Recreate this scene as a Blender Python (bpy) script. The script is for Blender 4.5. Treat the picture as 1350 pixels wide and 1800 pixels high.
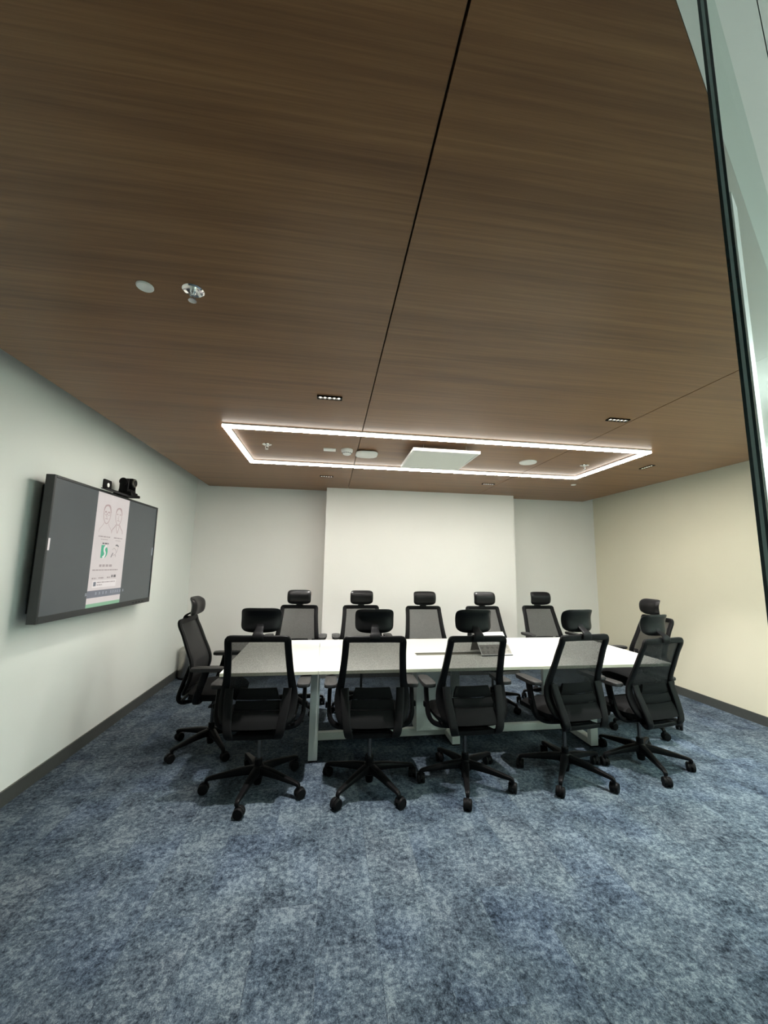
import bpy, bmesh, math, random
from mathutils import Vector, Matrix

for o in list(bpy.data.objects):
    bpy.data.objects.remove(o)
SC = bpy.context.scene
COL = SC.collection
random.seed(4)
PI = math.pi

# ------------------------------------------------------------------ camera
YAW, PITCH, ROLL, CAM_H, FPX = -0.1365, 0.1364, 0.0175, 1.52, 683.2
cy, sy, cp, sp = math.cos(YAW), math.sin(YAW), math.cos(PITCH), math.sin(PITCH)
F = Vector((-sy * cp, cy * cp, sp))
R0 = Vector((cy, sy, 0))
U0 = R0.cross(F)
Rv = R0 * math.cos(ROLL) + U0 * math.sin(ROLL)
Uv = U0 * math.cos(ROLL) - R0 * math.sin(ROLL)
cam = bpy.data.cameras.new('camera')
cam.sensor_fit = 'HORIZONTAL'
cam.sensor_width = 36.0
cam.lens = FPX * 36.0 / 1350.0
cam.clip_start = 0.02
cam_o = bpy.data.objects.new('camera', cam)
COL.objects.link(cam_o)
M = Matrix((Rv, Uv, -F)).transposed().to_4x4()
M.translation = (0, 0, CAM_H)
cam_o.matrix_world = M
SC.camera = cam_o

# ------------------------------------------------------------------ light levels, world, exposure
LED_STRENGTH = 112.0
CORRIDOR_STRENGTH = 66.0
DOWNLIGHT_STRENGTH = 6.0
SPOT_WATTS = 330.0
SC.view_settings.view_transform = 'Standard'
SC.view_settings.look = 'None'
SC.view_settings.gamma = 1.0
SC.view_settings.use_curve_mapping = False
SC.view_settings.exposure = 0.0
w = bpy.data.worlds.new('world')
SC.world = w
w.use_nodes = True
w.node_tree.nodes['Background'].inputs[0].default_value = (0.6, 0.7, 0.75, 1)
w.node_tree.nodes['Background'].inputs[1].default_value = 0.05

# ------------------------------------------------------------------ materials
def srgb(r, g, b):
    f = lambda c: (c / 255 / 12.92) if c <= 10 else ((c / 255 + 0.055) / 1.055) ** 2.4
    return (f(r), f(g), f(b), 1)

class NT:
    def __init__(s, name):
        s.m = bpy.data.materials.new(name)
        s.m.use_nodes = True
        s.t = s.m.node_tree
        s.b = s.t.nodes['Principled BSDF']
        s.out = s.t.nodes['Material Output']
    def n(s, typ, **kw):
        nd = s.t.nodes.new(typ)
        for k, v in kw.items():
            if k in nd.inputs:
                nd.inputs[k].default_value = v
            else:
                setattr(nd, k, v)
        return nd
    def l(s, a, b):
        s.t.links.new(a, b)
    def pos(s, scale=(1, 1, 1), rot=(0, 0, 0)):
        g = s.n('ShaderNodeNewGeometry')
        mp = s.n('ShaderNodeMapping')
        mp.inputs['Scale'].default_value = scale
        mp.inputs['Rotation'].default_value = rot
        s.l(g.outputs['Position'], mp.inputs[0])
        return mp.outputs[0]
    def obj(s, scale=(1, 1, 1)):
        g = s.n('ShaderNodeTexCoord')
        mp = s.n('ShaderNodeMapping')
        mp.inputs['Scale'].default_value = scale
        s.l(g.outputs['Object'], mp.inputs[0])
        return mp.outputs[0]
    def noise(s, vec, scale, detail=4, rough=0.55, dist=0.0):
        nd = s.n('ShaderNodeTexNoise', Scale=scale, Detail=detail, Roughness=rough, Distortion=dist)
        s.l(vec, nd.inputs['Vector'])
        return nd.outputs['Fac']
    def ramp(s, fac, stops, interp='LINEAR'):
        nd = s.n('ShaderNodeValToRGB')
        cr = nd.color_ramp
        cr.interpolation = interp
        while len(cr.elements) < len(stops):
            cr.elements.new(0.5)
        for e, (p, c) in zip(cr.elements, stops):
            e.position = p
            e.color = c if len(c) == 4 else (*c, 1)
        s.l(fac, nd.inputs[0])
        return nd.outputs[0]
    def mix(s, fac, a, b, blend='MIX'):
        nd = s.n('ShaderNodeMix', data_type='RGBA', blend_type=blend)
        for sock, v in ((nd.inputs[0], fac), (nd.inputs[6], a), (nd.inputs[7], b)):
            if hasattr(v, 'links'):
                s.l(v, sock)
            else:
                sock.default_value = v
        return nd.outputs[2]
    def bump(s, h, strength, dist):
        nd = s.n('ShaderNodeBump', Strength=strength, Distance=dist)
        s.l(h, nd.inputs['Height'])
        s.l(nd.outputs[0], s.b.inputs['Normal'])

def plain(name, col, rough=0.5, metal=0.0, spec=0.5, var=0.06, nscale=30, bump=0.0):
    k = NT(name)
    v = k.obj()
    f = k.noise(v, nscale, 3)
    lo = tuple(c * (1 - var) for c in col[:3]) + (1,)
    hi = tuple(min(1, c * (1 + var)) for c in col[:3]) + (1,)
    k.l(k.ramp(f, [(0.3, lo), (0.7, hi)]), k.b.inputs['Base Color'])
    k.b.inputs['Roughness'].default_value = rough
    k.b.inputs['Metallic'].default_value = metal
    k.b.inputs['Specular IOR Level'].default_value = spec
    if bump:
        k.bump(k.noise(v, nscale * 12, 2), bump, 0.001)
    return k.m

def emit(name, col, strength):
    k = NT(name)
    k.b.inputs['Base Color'].default_value = (0.6, 0.6, 0.6, 1)
    k.b.inputs['Emission Color'].default_value = col
    k.b.inputs['Emission Strength'].default_value = strength
    return k.m

def screen_mat(name, col, strength=1.0):
    k = NT(name)
    k.b.inputs['Base Color'].default_value = (0.012, 0.012, 0.013, 1)
    k.b.inputs['Roughness'].default_value = 0.32
    f = k.noise(k.pos(), 9, 3)
    lo = tuple(c * 0.97 for c in col[:3]) + (1,)
    hi = tuple(c * 1.03 for c in col[:3]) + (1,)
    k.l(k.ramp(f, [(0.3, lo), (0.7, hi)]), k.b.inputs['Emission Color'])
    k.b.inputs['Emission Strength'].default_value = strength
    return k.m

def paint(name, col):
    k = NT(name)
    v = k.pos()
    f = k.noise(v, 1.3, 3)
    a = tuple(c * 0.985 for c in col[:3]) + (1,)
    b = tuple(c * 1.015 for c in col[:3]) + (1,)
    k.l(k.ramp(f, [(0.3, a), (0.7, b)]), k.b.inputs['Base Color'])
    k.b.inputs['Roughness'].default_value = 0.6
    k.b.inputs['Specular IOR Level'].default_value = 0.25
    k.bump(k.noise(v, 260, 3), 0.12, 0.002)
    return k.m

def wood_mat():
    k = NT('wood_veneer')
    broad = k.noise(k.pos((0.35, 5.0, 1)), 1.6, 5, 0.6, 0.4)
    streak = k.noise(k.pos((0.7, 46, 1)), 1.5, 6, 0.62, 0.3)
    fine = k.noise(k.pos((5, 260, 1)), 1.2, 3, 0.6)
    c1 = k.ramp(streak, [(0.30, srgb(112, 78, 48)), (0.5, srgb(125, 89, 56)), (0.72, srgb(138, 102, 67))])
    c2 = k.ramp(broad, [(0.30, (0.70, 0.66, 0.62)), (0.55, (1, 1, 1)), (0.75, (1.0, 1.02, 1.0))])
    c = k.mix(1.0, c1, c2, 'MULTIPLY')
    c3 = k.ramp(fine, [(0.35, (0.90, 0.895, 0.89)), (0.6, (1, 1, 1))])
    k.l(k.mix(1.0, c, c3, 'MULTIPLY'), k.b.inputs['Base Color'])
    k.b.inputs['Roughness'].default_value = 0.40
    k.b.inputs['Specular IOR Level'].default_value = 0.42
    k.bump(fine, 0.08, 0.001)
    return k.m

def carpet_mat():
    k = NT('carpet_pile')
    # plank tiles: an offset brick layout, every tile shifting tone slightly
    br = k.n('ShaderNodeTexBrick', Scale=1.0)
    br.inputs['Color1'].default_value = (0.93, 0.94, 0.96, 1)
    br.inputs['Color2'].default_value = (1.05, 1.04, 1.02, 1)
    br.inputs['Mortar'].default_value = (0.84, 0.84, 0.85, 1)
    br.inputs['Mortar Size'].default_value = 0.0016
    br.inputs['Brick Width'].default_value = 1.0
    br.inputs['Row Height'].default_value = 0.25
    k.l(k.pos((1, 1, 1), (0, 0, PI / 2)), br.inputs['Vector'])
    # every tile shifts the pattern
    sh = k.n('ShaderNodeVectorMath', operation='MULTIPLY')
    k.l(br.outputs['Color'], sh.inputs[0])
    sh.inputs[1].default_value = (9.1, 15.3, 0)
    add = k.n('ShaderNodeVectorMath', operation='ADD')
    k.l(k.pos(), add.inputs[0])
    k.l(sh.outputs[0], add.inputs[1])
    v = add.outputs[0]
    blot = k.noise(v, 4.5, 4, 0.6)
    mid = k.noise(v, 38, 9, 0.78, 0.15)
    pile = k.noise(k.pos((1, 0.65, 1)), 150, 3, 0.65)
    tuft = k.noise(k.pos((1, 0.5, 1)), 420, 2, 0.6)
    # large areas bias the fine mottling
    m1 = k.n('ShaderNodeMath', operation='MULTIPLY_ADD')
    k.l(blot, m1.inputs[0]); m1.inputs[1].default_value = 0.44; k.l(mid, m1.inputs[2])
    m2 = k.n('ShaderNodeMath', operation='MULTIPLY_ADD')
    k.l(pile, m2.inputs[0]); m2.inputs[1].default_value = 0.32; k.l(m1.outputs[0], m2.inputs[2])
    c = k.ramp(m2.outputs[0], [(0.69, CARPET[0]), (0.80, CARPET[1]), (0.91, CARPET[2]), (1.0, CARPET[3])])
    hue = k.noise(v, 1.7, 2)
    c = k.mix(1.0, c, k.ramp(hue, [(0.35, (0.95, 0.97, 1.06)), (0.5, (1, 1, 1)), (0.66, (1.03, 0.99, 0.98))]), 'MULTIPLY')
    c = k.mix(1.0, c, br.outputs['Color'], 'MULTIPLY')
    c = k.mix(1.0, c, k.ramp(tuft, [(0.3, (0.55, 0.55, 0.56)), (0.7, (1.35, 1.35, 1.34))]), 'MULTIPLY')
    k.l(c, k.b.inputs['Base Color'])
    k.b.inputs['Roughness'].default_value = 0.95
    k.b.inputs['Specular IOR Level'].default_value = 0.1
    k.bump(tuft, 0.6, 0.004)
    return k.m
CARPET = [srgb(20, 26, 34), srgb(53, 63, 74), srgb(81, 93, 104), srgb(110, 121, 129)]

def net_mat():
    """woven chair mesh: strands with holes, seen as a grey veil"""
    k = NT('woven_net')
    f = k.noise(k.obj((1, 1, 2.2)), 170, 2, 0.6)
    open_ = k.ramp(f, [(0.25, (0.38, 0.38, 0.38)), (0.75, (0.20, 0.20, 0.20))])
    # strands have depth: the holes close up along an oblique line of sight, open ** (1 / cos)
    lw = k.n('ShaderNodeLayerWeight', Blend=0.5)
    c0 = k.n('ShaderNodeMath', operation='SUBTRACT'); c0.inputs[0].default_value = 1.02
    k.l(lw.outputs['Facing'], c0.inputs[1])
    c1 = k.n('ShaderNodeMath', operation='DIVIDE'); c1.inputs[0].default_value = 1.0
    k.l(c0.outputs[0], c1.inputs[1])
    pw = k.n('ShaderNodeMath', operation='POWER')
    k.l(open_, pw.inputs[0]); k.l(c1.outputs[0], pw.inputs[1])
    sb = k.n('ShaderNodeMath', operation='SUBTRACT'); sb.inputs[0].default_value = 1.0
    k.l(pw.outputs[0], sb.inputs[1])
    fac = sb.outputs[0]
    tr = k.n('ShaderNodeBsdfTransparent')
    k.b.inputs['Base Color'].default_value = (0.02, 0.02, 0.021, 1)
    k.b.inputs['Specular IOR Level'].default_value = 0.1
    k.b.inputs['Roughness'].default_value = 0.75
    mx = k.n('ShaderNodeMixShader')
    k.l(fac, mx.inputs[0])
    k.l(tr.outputs[0], mx.inputs[1])
    k.l(k.b.outputs[0], mx.inputs[2])
    k.l(mx.outputs[0], k.out.inputs['Surface'])
    return k.m

def glass_mat():
    """clear pane: mirror share from Fresnel on the entry face, straight transmission through the rest"""
    k = NT('clear_glass')
    fr = k.n('ShaderNodeFresnel', IOR=1.52)
    geo = k.n('ShaderNodeNewGeometry')
    inv = k.n('ShaderNodeMath', operation='SUBTRACT'); inv.inputs[0].default_value = 1.0
    k.l(geo.outputs['Backfacing'], inv.inputs[1])
    e = k.n('ShaderNodeMath', operation='MULTIPLY')
    k.l(fr.outputs[0], e.inputs[0]); k.l(inv.outputs[0], e.inputs[1])
    tr = k.n('ShaderNodeBsdfTransparent'); tr.inputs[0].default_value = (0.93, 0.975, 0.955, 1)
    gl = k.n('ShaderNodeBsdfGlossy', Roughness=0.16); gl.inputs[0].default_value = (0.80, 0.85, 0.83, 1)
    mx = k.n('ShaderNodeMixShader')
    k.l(e.outputs[0], mx.inputs[0]); k.l(tr.outputs[0], mx.inputs[1]); k.l(gl.outputs[0], mx.inputs[2])
    k.l(mx.outputs[0], k.out.inputs['Surface'])
    return k.m

MAT = dict(
    wall_cool=paint('paint_cool_white', (0.76, 0.79, 0.76, 1)),
    wall_back=paint('paint_white', (0.78, 0.765, 0.735, 1)),
    wall_cream=paint('paint_cream', (0.79, 0.75, 0.60, 1)),
    soffit=paint('paint_soffit', (0.80, 0.82, 0.79, 1)),
    void=plain('void_dark', (0.02, 0.018, 0.016, 1), 0.9),
    wood=wood_mat(),
    carpet=carpet_mat(),
    hall_floor=plain('hall_tile', (0.35, 0.36, 0.36, 1), 0.3),
    skirting=plain('skirting_grey', srgb(72, 74, 72), 0.5),
    black=plain('black_plastic', (0.0045, 0.0045, 0.005, 1), 0.42, spec=0.09, bump=0.05, nscale=40),
    charcoal=plain('charcoal_plastic', (0.0065, 0.0065, 0.007, 1), 0.5, spec=0.08, bump=0.05, nscale=40),
    pad=plain('pad_rubber', (0.02, 0.02, 0.02, 1), 0.55, spec=0.25),
    fabric=plain('black_fabric', (0.0048, 0.005, 0.0053, 1), 0.85, bump=0.35, nscale=60, spec=0.12),
    vinyl=plain('black_vinyl', (0.005, 0.005, 0.0055, 1), 0.34, spec=0.16, bump=0.1, nscale=40),
    steel=plain('brushed_steel', (0.45, 0.43, 0.40, 1), 0.30, 1.0, var=0.1),
    chrome=plain('chrome', (0.85, 0.85, 0.85, 1), 0.12, 1.0, var=0.02),
    rod=plain('gas_rod', (0.10, 0.10, 0.10, 1), 0.25, 0.8),
    table_white=plain('white_laminate', (0.66, 0.675, 0.63, 1), 0.4, var=0.01),
    table_edge=plain('grey_edge_band', srgb(196, 200, 180), 0.5, var=0.02),
    frame_white=plain('white_powder_coat', (0.68, 0.71, 0.68, 1), 0.45, var=0.02),
    slot=plain('slot_olive', srgb(92, 90, 74), 0.5),
    white_plastic=plain('white_plastic', (0.80, 0.80, 0.78, 1), 0.45, var=0.02),
    cloth_white=plain('speaker_cloth', (0.72, 0.74, 0.70, 1), 0.9, var=0.05, nscale=200),
    tv_frame=plain('tv_frame', (0.024, 0.027, 0.029, 1), 0.42, var=0.05),
    net=net_mat(),
    glass=glass_mat(),
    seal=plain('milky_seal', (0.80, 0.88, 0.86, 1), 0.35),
    edge_dark=plain('glass_edge_dark', (0.004, 0.018, 0.022, 1), 0.25),
    edge_light=plain('glass_edge_pale', (0.26, 0.36, 0.36, 1), 0.3),
    led=emit('led_diffuser', (1.0, 0.955, 0.87, 1), LED_STRENGTH),
    led_side=emit('led_diffuser_side', (1.0, 0.955, 0.87, 1), LED_STRENGTH * 0.06),
    hall_led=emit('hall_diffuser', (0.86, 1.0, 0.95, 1), CORRIDOR_STRENGTH),
    spot=emit('spot_lens', (1.0, 0.93, 0.82, 1), DOWNLIGHT_STRENGTH),
    scr_dark=screen_mat('screen_grey', srgb(70, 76, 76)),
    scr_page=screen_mat('screen_page', srgb(206, 198, 194)),
    scr_line=screen_mat('screen_ink', srgb(160, 148, 146)),
    scr_ink=screen_mat('screen_dark_ink', srgb(96, 92, 94)),
    scr_pink=screen_mat('screen_sketch', srgb(172, 150, 148)),
    scr_bar=screen_mat('screen_toolbar', srgb(108, 112, 120)),
    scr_icon=screen_mat('screen_icon', srgb(164, 170, 178)),
    scr_green=screen_mat('screen_green', srgb(64, 164, 128)),
    scr_pale=screen_mat('screen_pale_green', srgb(128, 172, 140)),
    scr_white=screen_mat('screen_white', srgb(222, 216, 212)),
    cal_grey=plain('printed_grey', srgb(150, 146, 140), 0.6),
    cal_ink=plain('printed_ink', srgb(70, 70, 72), 0.6),
)

# ------------------------------------------------------------------ mesh helpers
def add_box(bm, c, s, bev=0.0, seg=2, rot=None):
    r = bmesh.ops.create_cube(bm, size=1.0)
    vs = r['verts']
    bmesh.ops.scale(bm, vec=Vector(s), verts=vs)
    if bev > 0:
        es = list({e for v in vs for e in v.link_edges})
        rb = bmesh.ops.bevel(bm, geom=es, offset=bev, segments=seg, affect='EDGES', profile=0.5)
        vs = list({v for f in rb['faces'] for v in f.verts} | {v for v in vs if v.is_valid})
    if rot is not None:
        bmesh.ops.rotate(bm, cent=(0, 0, 0), matrix=rot, verts=vs)
    bmesh.ops.translate(bm, vec=Vector(c), verts=vs)

def add_prism(bm, pts, z0, z1):
    """extrude a 2-D outline between two heights"""
    lo = [bm.verts.new((p[0], p[1], z0)) for p in pts]
    hi = [bm.verts.new((p[0], p[1], z1)) for p in pts]
    n = len(pts)
    bm.faces.new(list(reversed(lo)))
    bm.faces.new(hi)
    for i in range(n):
        bm.faces.new((lo[i], lo[(i + 1) % n], hi[(i + 1) % n], hi[i]))

def add_lathe(bm, prof, c=(0, 0, 0), n=24, axis='Z'):
    rings = []
    for r, z in prof:
        ring = []
        for i in range(n):
            a = 2 * PI * i / n
            p = (r * math.cos(a), r * math.sin(a), z)
            if axis == 'X':
                p = (p[2], p[0], p[1])
            elif axis == 'Y':
                p = (p[0], p[2], p[1])
            ring.append(bm.verts.new((p[0] + c[0], p[1] + c[1], p[2] + c[2])))
        rings.append(ring)
    for a, b in zip(rings, rings[1:]):
        for i in range(n):
            j = (i + 1) % n
            bm.faces.new((a[i], a[j], b[j], b[i]))
    bm.faces.new(list(reversed(rings[0])))
    bm.faces.new(rings[-1])

def smooth_path(pts, sub=4, closed=False):
    """Catmull-Rom through points of any dimension"""
    out = []
    n = len(pts)
    rng = n if closed else n - 1
    for i in range(rng):
        g = lambda k: pts[k % n] if closed else pts[max(0, min(n - 1, k))]
        p0, p1, p2, p3 = g(i - 1), g(i), g(i + 1), g(i + 2)
        for s in range(sub):
            t = s / sub
            out.append(tuple(0.5 * (2 * b + (c - a) * t + (2 * a - 5 * b + 4 * c - d) * t * t + (-a + 3 * b - 3 * c + d) * t ** 3)
                             for a, b, c, d in zip(p0, p1, p2, p3)))
    if not closed:
        out.append(tuple(pts[-1]))
    return out

def add_sweep(bm, pts, side, closed=False, corner=0.35, k=10):
    """pts: (x,y,z,width,thick); width runs along 'side' (a vector or a function of the index), rounded section"""
    n = len(pts)
    P = [Vector(p[:3]) for p in pts]
    rings = []
    for i in range(n):
        if closed:
            t = P[(i + 1) % n] - P[i - 1]
        else:
            t = P[min(i + 1, n - 1)] - P[max(i - 1, 0)]
        t.normalize()
        s = Vector(side(i) if callable(side) else side)
        s = (s - t * s.dot(t)).normalized()
        u = t.cross(s)
        wv, th = pts[i][3] / 2, pts[i][4] / 2
        ring = []
        for q in range(k):
            a = 2 * PI * (q + 0.5) / k
            ca, sa = math.cos(a), math.sin(a)
            e = corner
            x = math.copysign(abs(ca) ** e, ca)
            y = math.copysign(abs(sa) ** e, sa)
            ring.append(bm.verts.new(P[i] + s * (wv * x) + u * (th * y)))
        rings.append(ring)
    m = n if closed else n - 1
    for i in range(m):
        a, b = rings[i], rings[(i + 1) % n]
        for q in range(k):
            r = (q + 1) % k
            bm.faces.new((a[q], a[r], b[r], b[q]))
    if not closed:
        bm.faces.new(list(reversed(rings[0])))
        bm.faces.new(rings[-1])

def add_tube(bm, pts, r, k=10):
    add_sweep(bm, [(*p, 2 * r, 2 * r) for p in pts], (0.3, 0.5, 0.81), corner=1.0, k=k)

def obj(name, bm, mat, parent=None, smooth=True, mats=None):
    bmesh.ops.recalc_face_normals(bm, faces=bm.faces)
    me = bpy.data.meshes.new(name)
    bm.to_mesh(me)
    bm.free()
    for mm in (mats or [mat]):
        me.materials.append(MAT[mm])
    if smooth:
        for p in me.polygons:
            p.use_smooth = True
        try:
            me.set_sharp_from_angle(angle=math.radians(38))
        except Exception:
            pass
    o = bpy.data.objects.new(name, me)
    COL.objects.link(o)
    if parent:
        o.parent = parent
    return o

def thing(name, label, cat, loc=(0, 0, 0), rz=0, group=None):
    o = bpy.data.objects.new(name, None)
    o.empty_display_size = 0.05
    COL.objects.link(o)
    o.location = loc
    o.rotation_euler = (0, 0, rz)
    return tag(o, label, cat, group)

def tag(o, label, cat, group=None):
    o['label'] = label
    o['category'] = cat
    if group:
        o['group'] = group
    return o

def struct(name, bm, mat, label=None, smooth=False, mats=None):
    o = obj(name, bm, mat, smooth=smooth, mats=mats)
    o['kind'] = 'structure'
    if label:
        o['label'] = label
    return o

def dup(root, label, loc, rz):
    r = root.copy()
    COL.objects.link(r)
    r.location = loc
    r.rotation_euler = (0, 0, rz)
    r['label'] = label
    for ch in list(root.children):
        c = ch.copy()
        COL.objects.link(c)
        c.parent = r
        for g in ch.children:
            d = g.copy()
            COL.objects.link(d)
            d.parent = c
    return r

NB = bmesh.new

# ------------------------------------------------------------------ room dimensions
H = 2.6136                       # underside of the wood ceiling
WL, WR, WB = -1.957, 4.362, 5.925
PL, PR, PB = -1.751, 4.088, 5.793
PX0, PX1, PY = -0.0713, 2.7662, 5.554
S1, S2 = 0.2315, 2.1852
TOP = H + 0.32
DV = Vector((0.857, 0.515)).normalized()          # direction of the glazed front partition
NV = Vector((-DV.y, DV.x))                        # into the room
def fp(s, off):
    p = DV * s + NV * off
    return (p.x, p.y)
def line_y(x, off):
    return (off - NV.x * x) / NV.y

# ------------------------------------------------------------------ room shell
T = 0.12
bm = NB()
add_prism(bm, [(WL - T, line_y(WL - T, 0.05)), (WR + T, line_y(WR + T, 0.05)), (WR + T, WB + T), (WL - T, WB + T)], -0.1, 0.0)
struct('floor', bm, 'carpet', 'blue grey mottled carpet tiles')
bm = NB(); add_prism(bm, [(WL - T, line_y(WL - T, 0.05)), (WL, line_y(WL, 0.05)), (WL, WB), (WL - T, WB)], 0, TOP)
struct('wall_left', bm, 'wall_cool')
bm = NB(); add_prism(bm, [(WR, line_y(WR, 0.05)), (WR + T, line_y(WR + T, 0.05)), (WR + T, WB), (WR, WB)], 0, TOP)
struct('wall_right', bm, 'wall_cream')
bm = NB(); add_prism(bm, [(WL - T, WB), (WR + T, WB), (WR + T, WB + T), (WL - T, WB + T)], 0, TOP)
struct('wall_back', bm, 'wall_back')
bm = NB(); add_prism(bm, [(PX0, PY), (PX1, PY), (PX1, WB), (PX0, WB)], 0, TOP)
struct('wall_back_pier', bm, 'wall_back', 'wide white pier standing forward of the back wall')
# slab above the floating wood ceiling
bm = NB()
add_prism(bm, [(WL - T, line_y(WL - T, 0.05)), (WR + T, line_y(WR + T, 0.05)), (WR + T, WB + T), (WL - T, WB + T)], TOP, TOP + 0.1)
struct('ceiling_slab', bm, 'void')
# wood veneer panels with open joints
g = 0.0035
OF = 0.132
zt = H + 0.025
bm = NB(); add_prism(bm, [(PL, line_y(PL, OF)), (S1 - g, line_y(S1 - g, OF)), (S1 - g, PY - .002), (PX0 - .002, PY - .002), (PX0 - .002, PB), (PL, PB)], H, zt)
struct('ceiling', bm, 'wood', 'brown wood veneer ceiling panel on the left')
bm = NB(); add_prism(bm, [(S1 + g, line_y(S1 + g, OF)), (S2 - g, line_y(S2 - g, OF)), (S2 - g, PY - .002), (S1 + g, PY - .002)], H, zt)
struct('ceiling', bm, 'wood', 'brown wood veneer ceiling panel in the middle')
bm = NB(); add_prism(bm, [(S2 + g, line_y(S2 + g, OF)), (PR, line_y(PR, OF)), (PR, PB), (PX1 + .002, PB), (PX1 + .002, PY - .002), (S2 + g, PY - .002)], H, zt)
struct('ceiling', bm, 'wood', 'brown wood veneer ceiling panel on the right')
bm = NB()
add_prism(bm, [(PL + .02, line_y(PL + .02, OF + .02)), (PR - .02, line_y(PR - .02, OF + .02)), (PR - .02, PY - .02), (PL + .02, PY - .02)], zt + 0.003, zt + 0.03)
struct('ceiling_backing', bm, 'void')

BBH, BBT = 0.095, 0.012
bm = NB(); add_prism(bm, [(WL, line_y(WL, 0.13)), (WL + BBT, line_y(WL + BBT, 0.13)), (WL + BBT, WB), (WL, WB)], 0, BBH)
struct('baseboard_left', bm, 'skirting')
bm = NB(); add_prism(bm, [(WR - BBT, line_y(WR - BBT, 0.13)), (WR, line_y(WR, 0.13)), (WR, WB), (WR - BBT, WB)], 0, BBH)
struct('baseboard_right', bm, 'skirting')
bm = NB()
for a, b, y in ((WL + BBT, PX0 - BBT, WB), (PX0, PX1, PY), (PX1 + BBT, WR - BBT, WB)):
    add_prism(bm, [(a, y - BBT), (b, y - BBT), (b, y), (a, y)], 0, BBH)
add_prism(bm, [(PX0 - BBT, PY - BBT), (PX0, PY - BBT), (PX0, WB), (PX0 - BBT, WB)], 0, BBH)
add_prism(bm, [(PX1, PY - BBT), (PX1 + BBT, PY - BBT), (PX1 + BBT, WB), (PX1, WB)], 0, BBH)
struct('baseboard_back', bm, 'skirting')

# glazed front partition with its open doorway
def strip(s0, s1, o0, o1):
    return [fp(s0, o0), fp(s1, o0), fp(s1, o1), fp(s0, o1)]
SR = (WR - 0.0) / DV.x + 0.05            # where the partition meets the right wall
SL = (WL + 0.0) / DV.x - 0.05
G0, G1 = 0.084, 0.096
S_EDGE = 0.763
bm = NB(); add_prism(bm, strip(S_EDGE + 0.002, 5.05, G0, G1), 0.02, H)
gp = struct('window_1', bm, 'glass', 'tall clear glass pane beside the open doorway')
bm = NB()
e0, e1 = S_EDGE, S_EDGE + 0.0019
for o0, o1, mi in ((G0, G0 + .0036, 0), (G0 + .0037, G1 - .0041, 1), (G1 - .004, G1, 0)):
    n0 = len(bm.faces)
    add_prism(bm, strip(e0 if mi else e0 - .0006, e1, o0, o1), 0.02, H)
    bm.faces.ensure_lookup_table()
    for f in bm.faces[n0:]:
        f.material_index = mi
o = obj('glass_edge', bm, None, gp, smooth=False, mats=['edge_dark', 'edge_light'])
o['label'] = 'dark green polished edge of the glass'
bm = NB(); add_prism(bm, strip(S_EDGE + 0.002, S_EDGE + 0.046, G0 - .0022, G0 - .0002), 0.02, 2.12)  # pale strip added to give the bright band beside the glass edge
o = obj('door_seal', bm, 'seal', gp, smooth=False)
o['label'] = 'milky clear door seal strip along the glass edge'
bm = NB(); add_prism(bm, strip(-2.15, -0.42, G0, G1), 0.02, H)
struct('window_2', bm, 'glass', 'clear glass pane between the doorway and the left wall')
bm = NB(); add_prism(bm, strip(SL - .1, SR + .1, 0.0335, 0.131), H, H + 0.06)
struct('trim_1', bm, 'soffit', 'white head strip over the glass')
bm = NB()
add_prism(bm, strip(S_EDGE, 5.05, 0.075, 0.105), 0.0, 0.02)
add_prism(bm, strip(-2.15, -0.42, 0.075, 0.105), 0.0, 0.02)
struct('trim_2', bm, 'frame_white', 'slim floor channel of the glass partition')

# corridor outside
bm = NB(); add_prism(bm, strip(-4.2, 6.2, -1.8, 0.05), -0.1, -0.001); struct('floor_corridor', bm, 'hall_floor')
bm = NB(); add_prism(bm, strip(-4.2, 6.2, -1.8, 0.032), H + 0.002, H + 0.1); struct('ceiling_corridor', bm, 'soffit')
bm = NB(); add_prism(bm, strip(-4.2, 6.2, -1.9, -1.8), 0, H + 0.1); struct('wall_corridor', bm, 'soffit')
bm = NB(); add_prism(bm, strip(6.2, 6.3, -1.9, 0.05), 0, H + 0.1); struct('wall_corridor_end', bm, 'soffit')
bm = NB(); add_prism(bm, strip(-4.3, -4.2, -1.9, 0.05), 0, H + 0.1); struct('wall_corridor_start', bm, 'soffit')
bm = NB(); add_prism(bm, strip(5.05, 6.2, 0.0, 0.05), 0, H + 0.1); add_prism(bm, strip(-4.2, -2.33, 0.0, 0.05), 0, H + 0.1); struct('wall_corridor_inner', bm, 'soffit')
for k, s in enumerate((3.0, 5.2)):  # unseen panels added to brighten the corridor and its reflection in the glass
    c = fp(s, -0.95)
    rz = math.atan2(DV.y, DV.x)
    t = thing('corridor_light', ['square white ceiling light in the corridor alongside the glass pane',
              'square white ceiling light at the far right end of the corridor'][k], 'light', (c[0], c[1], H), rz, 'corridor ceiling lights')
    bm = NB()
    for dx, dy, sx, sy2 in ((0, .31, .64, .02), (0, -.31, .64, .02), (.31, 0, .02, .6), (-.31, 0, .02, .6)):
        add_box(bm, (dx, dy, -.006), (sx, sy2, .016), .002, 1)
    obj('frame', bm, 'white_plastic', t)
    bm = NB(); add_box(bm, (0, 0, -.002), (.6, .6, .008)); obj('diffuser', bm, 'hall_led', t)

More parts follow.
